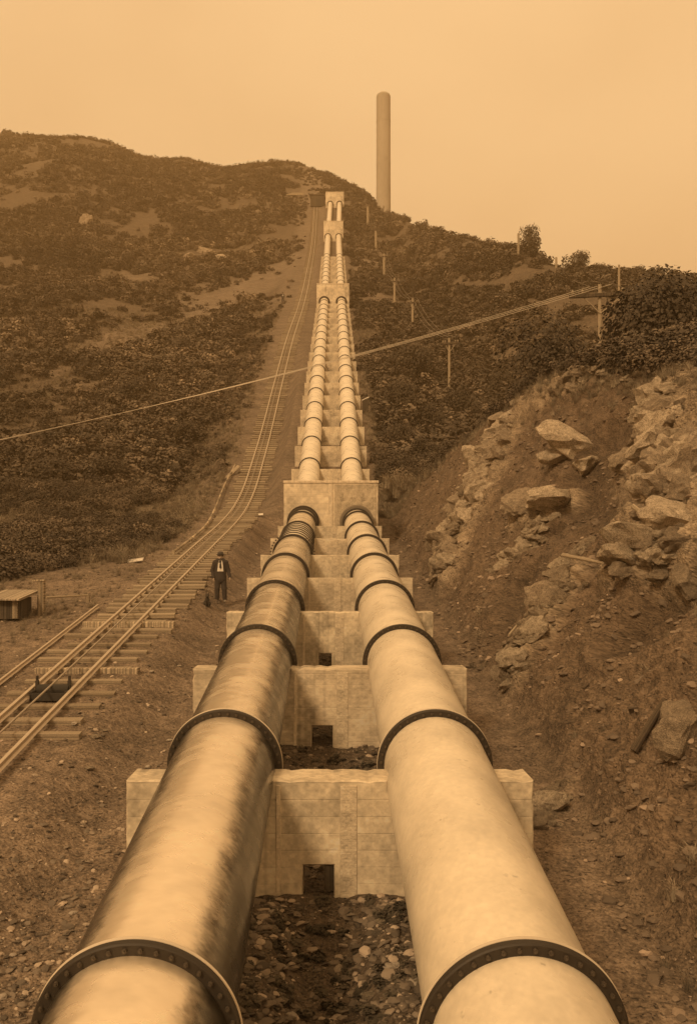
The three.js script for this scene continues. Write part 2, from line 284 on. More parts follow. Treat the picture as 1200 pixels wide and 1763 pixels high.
for (const s of [-1, 1]) {
  const left = s < 0, pm = left ? M.pipeM : M.pipe;
  const t = thing('penstock_pipe', left ? 'left steel penstock pipe climbing the mountain, glossy with dark flanks and an expansion joint' : 'right steel penstock pipe climbing the mountain, evenly pale and matte', 'pipeline', [s * HALF, C(0), 0]);
  const loc = g => g.translate(-t.position.x, -t.position.y, -t.position.z);
  const runs = [[...ringsD, 53], [55, ...seg2D, 163], [165, ...seg3D, 240, 262.5], [263, 299]];
  const bends = [];
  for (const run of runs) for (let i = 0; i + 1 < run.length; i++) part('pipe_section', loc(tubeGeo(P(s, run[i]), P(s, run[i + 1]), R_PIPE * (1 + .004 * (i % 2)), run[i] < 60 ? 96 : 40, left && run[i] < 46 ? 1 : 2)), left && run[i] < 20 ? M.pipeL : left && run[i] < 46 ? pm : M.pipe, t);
  part('pipe_bend', loc(tubeGeo(P(s, 52.5), P(s, 60), R_PIPE, 40)), pm, t);
  const flange = d => {
    const a = P(s, d), b = P(s, d + .5), near = d < 30, seg = d < 60 ? 96 : 40;
    const w = d < 60 ? .04 : .05;
    const r = part('flange_ring', loc(along(a, b, creased(ringGeo(R_PIPE - .01, R_RING - (d > 60 ? .02 : 0), -w, w, seg)))), M.ring, t);
    if (d < 14) part('backing_ring', loc(along(a, b, creased(ringGeo(R_PIPE - .01, R_RING + .006, .045, .075, seg)))), M.ringPale, t);
    if (near) {
      const q = new THREE.Quaternion().setFromUnitVectors(V(0, 1, 0), b.clone().sub(a).normalize());
      for (let k = 0; k < 40; k++) {
        const f = (k + .5) / 40 * Math.PI * 2; if (Math.sin(f) < -.55) continue;
        const m = part('bolt', boltGeo, M.bolt, r), o = V(Math.cos(f) * .738, -w - .014, Math.sin(f) * .738).applyQuaternion(q).add(a).sub(t.position);
        m.position.copy(o); m.quaternion.copy(q); m.scale.setScalar(.72);
      }
    }
  };
  [...ringsD, ...seg2D, ...seg3D].forEach(flange);
  if (left) {                                                 // expansion joint between the sixth and seventh flanges
    const e = part('expansion_joint', loc(tubeGeo(P(s, 37.3), P(s, 42.6), R_PIPE + .035, 64)), M.pipe, t);
    for (let k = 0; k < 6; k++) part('packing_ring', loc(along(P(s, 38 + k * .78), P(s, 39 + k * .78), creased(ringGeo(R_PIPE, R_RING - .02, -.035, .035, 64)))), M.ring, e);
    const q = new THREE.Quaternion().setFromUnitVectors(V(0, 1, 0), P(s, 40).sub(P(s, 39)).normalize());
    for (let k = 0; k < 44; k++) { const f = k / 44 * Math.PI * 2; if (Math.abs(Math.cos(f)) < .6) continue; const m = part('stud', boltGeo, M.bolt, e); m.scale.setScalar(1.5); m.quaternion.copy(q); m.position.copy(V(Math.cos(f) * .84, 0, -Math.sin(f) * .84).applyQuaternion(q).add(P(s, 36.8)).sub(t.position)); }
  }
  for (const [d, ro, w, c] of left ? [[50.6, .80, .10, M.ring], [51.35, .86, .12, M.ring]] : [[50.6, .78, .10, M.ring], [51.1, .90, .34, M.collar]])
    part('anchor_collar', loc(along(P(s, d), P(s, d + 1), creased(ringGeo(R_PIPE, ro, -w, w, 64)))), c, t);
  for (const d of [160.6, 256.9, 296.2]) part('anchor_collar', loc(along(P(s, d), P(s, d + 1), creased(ringGeo(R_PIPE, .93, -.25, .25, 40)))), M.ring, t);
}

// ---------------------------------------------------------------- saddle piers
function pierGeo(w, hTop, hBot, depth, hole, jitter = 0) {
  const s = new THREE.Shape(), r = R_PIPE + .012, y0 = -hBot, y1 = hTop;
  const chip = (x0, ya, x1, yb) => { if (!hole && jitter < 0) return s.lineTo(x1, yb); const Ln = Math.hypot(x1 - x0, yb - ya), n = Math.max(1, Math.floor(Ln / .11)), nx = (yb - ya) / Ln, ny = -(x1 - x0) / Ln; for (let i = 1; i < n; i++) { const q = (i + rr(-.3, .3)) / n, c = rnd() < .3 ? -.030 * rnd() ** 2 : -.004 * rnd(); s.lineTo(lerp(x0, x1, q) + nx * c, lerp(ya, yb, q) + ny * c); } s.lineTo(x1, yb); };
  s.moveTo(-w / 2, y0); s.lineTo(w / 2, y0); chip(w / 2, y0, w / 2, y1);
  let px = w / 2; for (const c of [HALF, -HALF]) { chip(px, y1, c + r, y1); px = c - r; s.absarc(c, 0, r, 0, -Math.PI, true); s.lineTo(c - r, y1); }
  chip(px, y1, -w / 2, y1); chip(-w / 2, y1, -w / 2, y0); s.closePath();
  if (hole) { const h = new THREE.Path(), [a, b, c, d] = hole; h.moveTo(a, b); h.lineTo(a, d); h.lineTo(c, d); h.lineTo(c, b); h.closePath(); s.holes.push(h); }
  const g = new THREE.ExtrudeGeometry(s, { depth: depth - .03, bevelEnabled: true, bevelThickness: .015, bevelSize: .015, bevelSegments: 1, curveSegments: 20 }).translate(0, 0, .015 - depth);
  const uv = g.attributes.uv; for (let i = 0; i < uv.count; i++) uv.setXY(i, uv.getX(i) / 2.6 + jitter, uv.getY(i) / 2.6 + jitter * 1.7);
  return g;
}
const ord = ['first', 'second', 'third', 'fourth', 'fifth', 'sixth', 'seventh', 'eighth', 'ninth', 'tenth', 'eleventh', 'twelfth', 'thirteenth', 'fourteenth', 'fifteenth', 'sixteenth', 'seventeenth', 'eighteenth'];
const stepName = ['nearest', 'second', 'third', 'fourth', 'fifth', 'sixth', 'seventh', 'eighth'];
const lower = ringsD.slice(2), allPiers = [[ringsD[0], 'a'], [ringsD[1], 'a'], ...lower.map((d, i) => [d, 'l', i]), ...seg2D.map((d, i) => [d, 'u', i]), ...seg3D.map((d, i) => [d, 't', i])];
for (const [d, zone, i] of allPiers) {
  if (zone === 'a' && d < 3) continue;
  const W = zone === 'a' || zone === 'l' ? 5.2 : 5.3, front = d - .75;
  const label = zone === 'a' ? 'concrete saddle pier below the bottom edge, under the nearest flange' : zone === 'l' ? `${stepName[i]} concrete saddle pier up from the camera, below the first anchor block` :
    zone === 'u' ? (i === 0 ? 'concrete saddle pier rising just behind the top of the large anchor block' : `${ord[i]} concrete saddle pier counting uphill from the large near anchor block`) : `${ord[i]} small far saddle pier counting uphill from the middle anchor block`;
  const t = thing('saddle_pier', label, 'pier', [CX(d), C(d - .4), -front], zone === 'l' ? 'saddle piers of the lower flight' : 'saddle piers of the upper flights');
  const below = zone === 'l' ? 2.1 : 2.0, hole = d < 20 && zone === 'l' ? [-.36, -1.7, .07, -1.06] : d < 26 && zone === 'l' ? [-.3, -1.6, .06, -1.02] : null;
  part('pier_body', pierGeo(W, 0, below, .72, hole, (d * .137) % 1), i % 2 ? M.concreteB : M.concrete, t);
  if (d < 60) {
    part('joint_strip', bevelBox(.22, 1.9, .014, .004).translate(.24, -1.0, .003), M.concreteB, t);
    part('side_strip', bevelBox(.06, 1.9, .02, .004).translate(-.66, -1.0, .004), M.cap, t);
    if (hole && d < 15) part('hole_plank', bevelBox(.14, .34, .03, .004).rotateZ(.03).translate(.0, -1.24, -.06), M.shed, t);
  }
}
// ---------------------------------------------------------------- anchor blocks
function anchor(d0, d1, w, top, bottom, label, cx, lip) {
  const t = thing('anchor_block', label, 'anchor block', [cx, bottom, -d0]);
  const h = top - bottom;
  const s = new THREE.Shape(); s.moveTo(-w / 2, 0); s.lineTo(w / 2, 0); s.lineTo(w / 2, h - .12); s.lineTo(-w / 2, h - .12); s.closePath();
  const g = new THREE.ExtrudeGeometry(s, { depth: d1 - d0, bevelEnabled: true, bevelThickness: .03, bevelSize: .03, bevelSegments: 1 }).translate(0, 0, -(d1 - d0)); 
  const uv = g.attributes.uv; for (let i = 0; i < uv.count; i++) uv.setXY(i, uv.getX(i) / 2.6, uv.getY(i) / 2.6);
  part('block', g, M.anchor, t);
  part('cap_slab', bevelBox(w + .12, .14, d1 - d0 + .1, .02).translate(0, h - .05, -(d1 - d0) / 2 + .03), M.cap, t);
  if (lip) {
    part('rendered_panel', bevelBox(w / 2 - .25, h - 1.1, .04, .008).translate(w / 4 + .05, h / 2 + .36, .04), M.mortar, t).userData.label = 'rough stained right half of the face';
    part('joint_strip', bevelBox(.22, h - .3, .05, .008).translate(-.02, h / 2, .045), M.cap, t);
    part('step_block', bevelBox(.75, 1.3, .7, .02).translate(-.38, .95, .38), M.concrete, t);
  }
  return t;
}
anchor(51.5, 60.6, 5.0, 4.74, .6, 'large pale concrete anchor block where both pipes change slope, nearest of its kind', .06, true);
anchor(161, 171, 5.4, 48.0, 42, 'middle pale anchor block higher on the slope, between two flights of piers', .5);
anchor(257.5, 266, 5.2, 95 - 1.4, 86, 'small far anchor block just under the topmost one', .95);
anchor(296.6, 302, 5.6, 116.8, 110, 'topmost anchor block where the pipes end near the ridge', 1.5);

// ---------------------------------------------------------------- incline railway
const TR = (d, off, h) => V(TX(d) + off, L(d) + h, -d);
function sweep(off, h, w, ht, d0, d1, n) {                    // rail: square-topped bar swept along the line
  const pos = [], idx = [], prof = [[-w, 0], [-w * .35, ht * .25], [-w * .35, ht * .65], [-w * .55, ht * .7], [-w * .55, ht], [w * .55, ht], [w * .55, ht * .7], [w * .35, ht * .65], [w * .35, ht * .25], [w, 0]];
  for (let i = 0; i <= n; i++) { const d = d0 * Math.pow(d1 / d0, i / n), p = TR(d, off, h); for (const [x, y] of prof) pos.push(p.x + x, p.y + y, p.z); }
  const m = prof.length; for (let i = 0; i < n; i++) for (let j = 0; j < m; j++) { const a = i * m + j, b = i * m + (j + 1) % m; idx.push(a, b, a + m, b, b + m, a + m); }
  const g = new THREE.BufferGeometry(); g.setAttribute('position', new THREE.Float32BufferAttribute(pos, 3)); g.setIndex(idx); return creased(g);
}
const TRACK_H = .05;
{
  const t = thing('incline_railway', 'narrow gauge incline railway on wooden sleepers climbing left of the pipes', 'railway');
  for (const o of [-.44, .44]) part('rail', sweep(o, TRACK_H + .07, .06, .11, 8, 300, 220), M.rail, t);
  const geos = [0, 1, 2, 3].map(k => { const g = bevelBox(2.15 + .12 * k, .14, .19 + .015 * k, .012); const uv = g.attributes.uv; for (let i = 0; i < uv.count; i++) uv.setXY(i, uv.getY(i) * 2, uv.getX(i) * 2); return g; });
  const far = []; let n = 0;
  for (let d = 17.6; d < 296;) {
    const sl = Math.atan2(L(d + .5) - L(d - .5), 1), k = Math.floor(rnd() * 4), p = TR(d, (d < 60 ? .08 : 0) + rr(-.16, .16), TRACK_H + rr(-.01, .02) - (d < 27 ? .035 : 0) + (d > 27.6 && d < 60 ? .03 : 0));
    if (n < 290) { const m = part('sleeper', geos[k], [M.sleeperA, M.sleeperB, M.sleeperC, M.sleeperA][Math.floor(rnd() * 4)], t); m.position.copy(p); m.rotation.set(sl, rr(-.035, .035), rr(-.012, .012)); n++; }
    else far.push(box(2.3, .15, .24).rotateX(sl).translate(p.x, p.y, p.z));
    d += d < 34 ? rr(.72, 1.05) : d < 60 ? rr(.55, .72) : rr(.62, .74);
  }
  part('sleeper', mergeGeometries(far), M.sleeperB, t).userData.kind = 'stuff';
  // heavy timbers over drains, and ballast trestle bents where the bed is open
  part('cross_timber', bevelBox(2.6, .28, .3, .02).translate(TX(27.4) + .1, L(27.4) + .0, -27.4), M.sleeperC, t);
  part('cross_timber', bevelBox(2.4, .26, .28, .02).translate(TX(22.3) + .2, L(22.3) - .02, -22.3), M.sleeperA, t);
  // haulage cable and its roller
  const pts = []; for (let i = 0; i <= 90; i++) { const d = 8 * Math.pow(36, i / 90); pts.push(TR(d, -.03, TRACK_H + .22)); }
  solo('haulage_cable', new THREE.TubeGeometry(new THREE.CatmullRomCurve3(pts), 300, .022, 6), M.wire, 'thin haulage cable lying between the two rails of the incline', 'cable').material = std([.36, .30, .24], .6);
  const r = thing('cable_roller', 'dark cable roller in its box between the near rails', 'roller', [TX(20.3), L(20.3), -20.3]);
  part('roller', new THREE.CylinderGeometry(.11, .11, .66, 16).rotateZ(Math.PI / 2).translate(0, .16, .05), M.dark, r);
  part('roller_box', merge([box(.72, .16, .05, 0, .05, .42), box(.72, .2, .05, 0, .06, -.2), box(.05, .2, .66, -.36, .06, .1), box(.05, .2, .66, .36, .06, .1), box(.7, .02, .64, 0, .005, .1)]), M.dark, r);
  for (const sx of [-1, 1]) part('bearing_bracket', merge([box(.06, .3, .1, sx * .34, .2, .05), new THREE.CylinderGeometry(.03, .03, .12, 8).translate(sx * .34, .39, .05)]), M.ring, r);
  // the loose third rail to the left, and one further up by the curve
  const sp = []; for (const d of [9, 14, 20, 26, 29.5]) sp.push(TR(d, -1.45 + (d - 20) * .012, .10)); 
  solo('spare_rail', merge([sweep(-1.42, .06, .045, .09, 9, 30, 30)]), M.rail, 'spare rail lying outside the track on its left, near the bottom', 'rail');
  const q = [[300, 962], [330, 938], [356, 912], [372, 880], [387, 843], [405, 808]].map(([a, b]) => place(a, b, .3));
  const w2 = thing('timber_edging', 'thin timber edging on low posts along the left side of the upper track bend', 'edging', q[0].toArray());
  part('edge_rail', new THREE.TubeGeometry(new THREE.CatmullRomCurve3(q.map(p => p.clone().sub(q[0]))), 60, .06, 6), M.pole, w2);
  q.forEach(p => part('post', bar(p.clone().add(V(0, -1, 0)).sub(q[0]), p.clone().add(V(0, .08, 0)).sub(q[0]), .06), M.pole, w2));
  const b0 = place(400, 820, .25); const bd = thing('loose_board', 'pale loose board standing beside the track bend', 'board', b0.toArray()); part('plank', bevelBox(.28, 1.9, .06, .01).rotateZ(-.5).rotateX(-.8), M.sleeperC, bd);
}
// hoist house at the head of the track
{
  const t = thing('hoist_shed', 'small dark shed at the head of the railway beside the topmost block', 'shed', [-3.9, L(301) - .5, -301]);
  part('wall', box(4.2, 3.4, 3, 0, 1.7, 0), M.shed, t); part('roof', merge([box(4.7, .15, 1.9, 0, 3.6, .85).rotateX(0), box(4.7, .15, 1.9, 0, 3.62, -.95)]), M.poleDark, t); part('doorway', box(1.6, 2.3, .08, .3, 1.2, 1.53), M.dark, t);
  for (const x of [-1.6, 1.7]) part('door_post', box(.18, 3, .18, x, 1.5, 1.6), M.shed, t);
  const p = place(508, 337, .2), k = thing('plank_pile', 'pale planks lying left of the hoist shed near the ridge', 'planks', p.toArray());
  for (let i = 0; i < 3; i++) part('plank', bevelBox(6 - i, .25, .5, .02).translate(i * .4, i * .27, 0), M.sleeperC, k);
}

// ---------------------------------------------------------------- surge tower on the ridge
{
  const d = 318, u = (660 - PX) / FOC, x = u * d, y = base(x, d) - 4, top = (PY - 160) / FOC * d, r = 12.3 / FOC * d, h = top - y;
  const t = thing('surge_tower', 'tall pale round-topped surge tower standing alone on the ridge', 'tower', [x, y, -d]);
  part('shaft', new THREE.LatheGeometry([[r * 1.03, 0], [r, h * .3], [r * .985, h - r * .55], [r * .9, h - r * .3], [r * .66, h - r * .1], [r * .3, h - r * .015], [0.001, h]].map(([a, b]) => new THREE.Vector2(a, b)), 40), M.tower, t);
  for (let i = 1; i < 9; i += 3) part('hoop', creased(ringGeo(r * .96, r * 1.003 + .02, h * i / 9, h * i / 9 + .14, 40)), M.tower, t);
}

// ---------------------------------------------------------------- shed, posts and litter at the left edge
{
  const p = place(28, 1064); const t = thing('tool_shed', 'low wooden shed with a pale flat roof at the left edge', 'shed', p.toArray());
  part('wall', merge([box(.85, .62, .08, -.15, .3, .5), box(.08, .62, .95, .28, .3, 0), box(.08, .62, .95, -.56, .3, 0), box(.85, .62, .08, -.15, .3, -.5)]), M.shed, t);
  part('front_board', bevelBox(.16, .6, .05, .01).translate(.16, .3, .57), M.sleeperB, t);
  part('roof', bevelBox(1.15, .06, 1.5, .012).rotateX(.16).rotateY(-.12).translate(-.1, .68, .05), M.shedRoof, t);
  const a = place(72, 1060); const o = thing('stout_post', 'stout squared wooden post standing right of the low shed', 'post', a.toArray());
  part('shaft', bevelBox(.2, 1.1, .2, .015).translate(0, .5, 0), M.sleeperB, o); part('cap_board', bevelBox(.36, .04, .26, .008).translate(-.06, 1.06, 0), M.sleeperC, o);
  const b = place(80, 1047), c = place(152, 1037); b.y += .32; c.y += .22;
  const f = thing('plank_rail', 'thin pale plank rail running from the post toward the track', 'rail', b.toArray());
  part('plank', bar(V(0, 0, 0), c.clone().sub(b), .03), M.sleeperC, f); part('stub_post', box(.1, .5, .1).translate(c.x - b.x, c.y - b.y - .24, c.z - b.z), M.sleeperB, f);
  const litter = [[193, 953, .55, 'pale tin sheet lying at the foot of the scrub left of the track'], [232, 968, .5, 'long pale scrap board lying in the dirt left of the track bend'], [444, 889, .45, 'pale paper scrap on the earth between track and large block'], [283, 918, .35, 'upright pale scrap at the edge of the dark scrub'], [186, 760, .5, 'white scrap standing in the middle of the dark scrub slope']];
  litter.forEach(([x, y, s, l]) => { const q = place(x, y, .08), g = bevelBox(s * 1.5, .04, s * .7, .008); const m = solo('scrap_sheet', g, M.shirt, l, 'scrap'); m.position.copy(q); m.rotation.set(.35, rr(-.5, .5), rr(-.2, .3)); });
  const e = place(627, 712); const k = thing('tilted_crate', 'dark crate with a tilted pale lid beside the right-hand edge of the upper piers', 'crate', [e.x + .1, e.y, e.z]);
  part('crate_body', bevelBox(.5, 1.2, .5, .02).translate(0, .6, 0), M.shed, k); part('lid', bevelBox(.72, .08, .6, .01).rotateZ(.45).translate(.02, 1.28, 0), M.shirt, k);
}

// ---------------------------------------------------------------- poles and wires
function pole(px, yb, yt, dist, arm, label, dark) {
  const u = (px - PX) / FOC; let p = dist ? V(u * dist, base(u * dist, dist), -dist) : place(px, yb), d = -p.z;
  const top = (PY - yt) / FOC * d, h = top - p.y, r = Math.max(.11, 2.1 / FOC * d);
  const t = thing('utility_pole', label, 'utility pole', [p.x, p.y - .5, p.z], 'wooden utility poles on the right-hand slope');
  part('shaft', new THREE.CylinderGeometry(r * .85, r, h + .5, 10).translate(0, (h + .5) / 2, 0), M.pole, t);
  if (arm) {
    const a = part('crossarm', bevelBox(arm, .2, .16, .02).rotateZ(.05).translate(.1, h - .1, .15), M.poleDark, t);
    for (const q of [-.45, -.3, .3, .45]) part('insulator', new THREE.LatheGeometry([[.03, 0], [.075, .05], [.05, .12], [.075, .15], [.02, .22]].map(([x, y]) => new THREE.Vector2(x, y)), 10).translate(q * arm + .1, h + .02 + q * arm * .05, .15), M.pole, t);
    for (const q of [-1, 1]) part('brace', bar(V(0, h - 1.1, .1), V(q * arm * .3 + .1, h - .15, .1), .035), M.pole, t);
  }
  t.userData.top = V(p.x, p.y + h, p.z); return t;
}
{
  const line = [[773, 672, 582, 0, 1.8, 'nearest pole of the line climbing right of the pipes, with a short crossarm'], [710, 571, 514, 0, 1.6, 'second pole of the climbing line, just above the pale sagging wires'], [679, 522, 479, 0, 1.4, 'third pole of the climbing line'], [661, 482, 437, 0, 1.4, 'fourth pole of the climbing line'], [647, 431, 398, 0, 0, 'fifth small pole of the climbing line'], [633, 390, 356, 0, 0, 'topmost tiny pole of the climbing line near the ridge']].map(a => pole(...a));
  const tops = line.map(t => t.userData.top); line.forEach(t => delete t.userData.top);
  const w = thing('overhead_wires', 'faint overhead wires strung along the climbing line of poles', 'wires', tops[0].toArray());
  for (const o of [-.6, 0, .6]) { const pts = []; for (let i = 0; i + 1 < tops.length; i++) for (let k = 0; k < 8; k++) { const q = k / 8, p = tops[i].clone().lerp(tops[i + 1], q); p.y -= 1.1 * 4 * q * (1 - q) - .1; p.x += o; pts.push(p.sub(tops[0])); } part('wire', new THREE.TubeGeometry(new THREE.CatmullRomCurve3(pts), 120, .016, 5), M.wire, w); }
  const big = pole(1032, 0, 490, 52, 3.6, 'large pole with a long dark crossarm above the right-hand scrub');
  const tb = big.userData.top; delete big.userData.top;
  [[892, 446, 402, 'pale pole on the right-hand ridge between two bushy trees'], [957, 462, 443, 'short pale pole low on the right-hand ridge'], [1065, 520, 456, 'pale pole behind the long crossarm']].forEach(([a, b, c, l]) => { const p = pole(a, b, c, 0, 0, l); delete p.userData.top; });
  const far = V((-560 - PX) / FOC * 42, (PY - 868) / FOC * 42, -42), w3 = thing('overhead_wires', 'pale bundle of wires sagging across the valley from the left edge to the long crossarm', 'wires', tb.toArray());
  for (const [o, e] of [[-.14, 0], [0, .05], [.16, .10]]) { const pts = []; for (let i = 0; i <= 24; i++) { const q = i / 24, p = tb.clone().add(V(o * 4, -.05 + o * .5, 0)).lerp(far.clone().add(V(0, e, 0)), q).sub(tb); p.y -= .75 * 4 * q * (1 - q); pts.push(p); } part('wire', new THREE.TubeGeometry(new THREE.CatmullRomCurve3(pts), 60, .0125, 5), M.paleWire, w3); }
  const w2 = thing('overhead_wires', 'three wires running right from the long crossarm', 'wires', tb.toArray());
  for (const o of [-1.4, .3, 1.7]) { const pts = []; for (let i = 0; i <= 10; i++) { const q = i / 10; pts.push(V(o + q * 26, .2 - 6 * q * (1 - q) + q * 3, -q * 18)); } part('wire', new THREE.TubeGeometry(new THREE.CatmullRomCurve3(pts), 30, .02, 5), M.wire, w2); }
}

// ---------------------------------------------------------------- rocks
function rockGeo(sd, flat_ = .7, det = 3, rough = .35) {
  let g = mergeVertices(new THREE.IcosahedronGeometry(1, det).deleteAttribute('normal').deleteAttribute('uv')); const p = g.attributes.position, v = V(0, 0, 0);
  const pl = []; for (let i = 0; i < 11; i++) { const a = N3(sd + i * 1.7, .3, .7) * 9, b = N3(.2, sd + i * 2.3, .1) * 9; pl.push([V(Math.cos(a) * Math.cos(b), Math.sin(b), Math.sin(a) * Math.cos(b)), .55 + .35 * Math.abs(N3(i * 3.1, sd, 2.2)) * 2]); }
  for (let i = 0; i < p.count; i++) {
    v.fromBufferAttribute(p, i);
    for (const [n, o] of pl) { const e = v.dot(n) - o; if (e > 0) v.addScaledVector(n, -e); }
    v.multiplyScalar(1 + rough * fbm(v.x * 1.6 + sd, v.y * 1.6, v.z * 1.6, 4)); v.multiplyScalar(1 + rough * .22 * ridged(v.x * 4.3 + sd, v.y * 4.3, v.z * 4.3, 2)); p.setXYZ(i, v.x, v.y * flat_, v.z);
  }
  g.computeVertexNormals(); g = toCreasedNormals(g, .38); const q = g.attributes.position, nn = g.attributes.normal, uv = new Float32Array(q.count * 2);
  for (let i = 0; i < q.count; i += 3) {
    const a = [0, 0, 0]; for (let k = 0; k < 3; k++) { a[0] += Math.abs(nn.getX(i + k)); a[1] += Math.abs(nn.getY(i + k)); a[2] += Math.abs(nn.getZ(i + k)); }
    const m = a[0] > a[1] && a[0] > a[2] ? 0 : a[1] > a[2] ? 1 : 2;
    for (let k = 0; k < 3; k++) uv.set([(m === 0 ? q.getY(i + k) : q.getX(i + k)) * .7, (m === 2 ? q.getY(i + k) : q.getZ(i + k)) * .7], (i + k) * 2);
  }
  g.setAttribute('uv', new THREE.BufferAttribute(uv, 2)); return g;
}
{
  const list = [
    [988, 772, 1.25, .75, .9, 'pale flat-topped boulder jutting from the upper cut bank', 0], [1000, 790, .55, .35, .5, 'pale slab tucked under the right side of the flat-topped boulder', 0], [965, 795, .7, .4, .6, 'pale slab under the left side of the flat-topped boulder', 0],
    [955, 868, 1.1, .6, .8, 'pale rounded boulder over a dark hollow in mid bank', 0], [912, 885, .65, .45, .6, 'small pale rock at the left foot of the rounded boulder', 1],
    [1130, 972, .95, .35, .6, 'long pale wedge of rock above the broken stick', 0], [1105, 992, .8, .35, .5, 'lower pale wedge of rock just above the broken stick', 0], [1180, 915, .7, .45, .6, 'pale boulder at the right edge, in mid bank', 0], [1170, 870, .7, .5, .6, 'brown boulder at the right edge, above the pale one', 1],
    [1178, 1285, .42, .42, .4, 'rounded boulder at the right edge, low in the bank', 1], [1188, 1250, .36, .3, .3, 'upper one of the two low boulders at the right edge', 1],
    [940, 1110, .38, .34, .34, 'knobbly brown rock at the top of the lower rib', 0], [905, 1160, .34, .36, .3, 'knobbly rock at the lower end of the rib above the pier', 0], [965, 1060, .5, .5, .5, 'brown rock in the upper part of the lower rib', 1],
    [950, 1390, .3, .28, .3, 'small rock beside the top corner of the nearest pier', 0], [825, 800, .8, .9, .7, 'pale crag on the left skyline of the cut bank', 0], [795, 880, .8, .9, .7, 'crag halfway down the left edge of the cut bank', 1], [870, 735, .8, .6, .7, 'broken rock at the brow of the cut bank', 1],
    [380, 450, 5, 4, 4, 'large pale outcrop on the far left hillside', 0], [355, 437, 4, 3.5, 3, 'smaller outcrop left of the large pale one on the far hillside', 1], [330, 445, 3, 2.4, 3, 'brown outcrop left of both pale ones on the far hillside', 1], [150, 385, 3, 5, 3, 'tall pale scar of rock on the far left slope', 1],
  ];
  list.forEach(([x, y, w, h, dp, l, m], i) => { const p = place(x, y), o = solo('boulder', rockGeo(i * 3.77 + 1, .85, 4, .5), m ? M.rockB : M.rockA, l, 'boulder'); { const g = ground(p.x, -p.z); o.position.set(...(x > 700 ? [g[0] - .16 * w, g[1] + .22 * h, g[2] + .1] : [p.x, p.y, p.z])); } const K = x > 700 ? 1.0 : .7; o.scale.set(w * K, h * K, dp * K); o.rotation.set(rr(-.3, .3), rr(0, 6), rr(.1, .5)); });
  const blk = [2, 8, 15, 23, 31, 42].map(q => rockGeo(q, .8, 3, .85)), oc = [[885, 735, 790, 940, .95, 60, 'long craggy rock rib forming the left skyline of the cut bank'], [800, 900, 772, 1000, .7, 34, 'craggy rock at the foot of the left skyline rib'], [1000, 1015, 885, 1185, .42, 60, 'pale knobbly rock rib running down the middle of the bank'], [1130, 720, 1195, 880, 1.0, 46, 'broken rock face at the upper right of the bank'], [1085, 990, 1195, 965, .45, 26, 'rock ledge at the right edge under the upper face'], [955, 1355, 925, 1425, .28, 16, 'small broken rock low in the bank by the nearest pier'], [980, 665, 1130, 660, .5, 20, 'rough stones along the brow of the bank'], [930, 900, 860, 990, .5, 34, 'broken ledges between the rounded boulder and the lower rib'], [1010, 930, 960, 1000, .4, 22, 'small broken stones above the middle rib']];
  for (const [x0, y0, x1, y1, r, n, l] of oc) {
    const a = place(x0, y0), b = place(x1, y1), t = thing('rock_outcrop', l, 'rock outcrop', a.toArray());
    for (let i = 0; i < n * 2.6; i++) {
      const q = rnd(), o = r * (rnd() + rnd() - 1) * 1.1, p = a.clone().lerp(b, q), x = p.x + o * .7, d = -p.z + o * .9 * (rnd() < .5 ? -1 : 1), g = ground(x, d), s = r * (.16 + .5 * rnd() ** 2);
      const m = part('rock', blk[Math.floor(rnd() * 6)], rnd() < .6 ? M.rockB : M.rockA, t); m.position.set(g[0] - t.position.x - .1 * s, g[1] - t.position.y + .05 * s, g[2] - t.position.z); m.scale.set(s * rr(.7, 1.3), s * rr(.7, 1.25), s * rr(.8, 1.4)); m.rotation.set(rr(-.5, .5), rr(0, 6.3), rr(.2, .9));
    }
  }
  // broken sticks and roots on the bank
  const stick = (x0, y0, x1, y1, r, l, dk) => { const a = place(x0, y0), b = place(x1, y1); for (const e of [a, b]) { const g = ground(e.x, -e.z); e.set(g[0] - (dk ? .04 : .28), g[1] + (dk ? .05 : .30), g[2] + (dk ? 0 : .35)); } const t = thing('broken_stick', l, 'stick', a.toArray()); part('stem', bar(V(0, 0, 0), b.sub(a), r, r * .7), dk ? M.bark : M.sleeperC, t); };
  stick(1010, 1008, 1073, 1018, .045, 'pale broken stick lying under the wedge of rock'); stick(1120, 915, 1140, 930, .06, 'short bent pale stick in mid bank near the right edge'); stick(1005, 1190, 1050, 1115, .025, 'thin root trailing down the bank below the rib', 1); stick(1105, 1310, 1172, 1235, .07, 'dark half-buried log leaning up the bank at the right edge', 1);
  stick(915, 1140, 925, 1120, .03, 'short root stub on the lower rib'); 
}
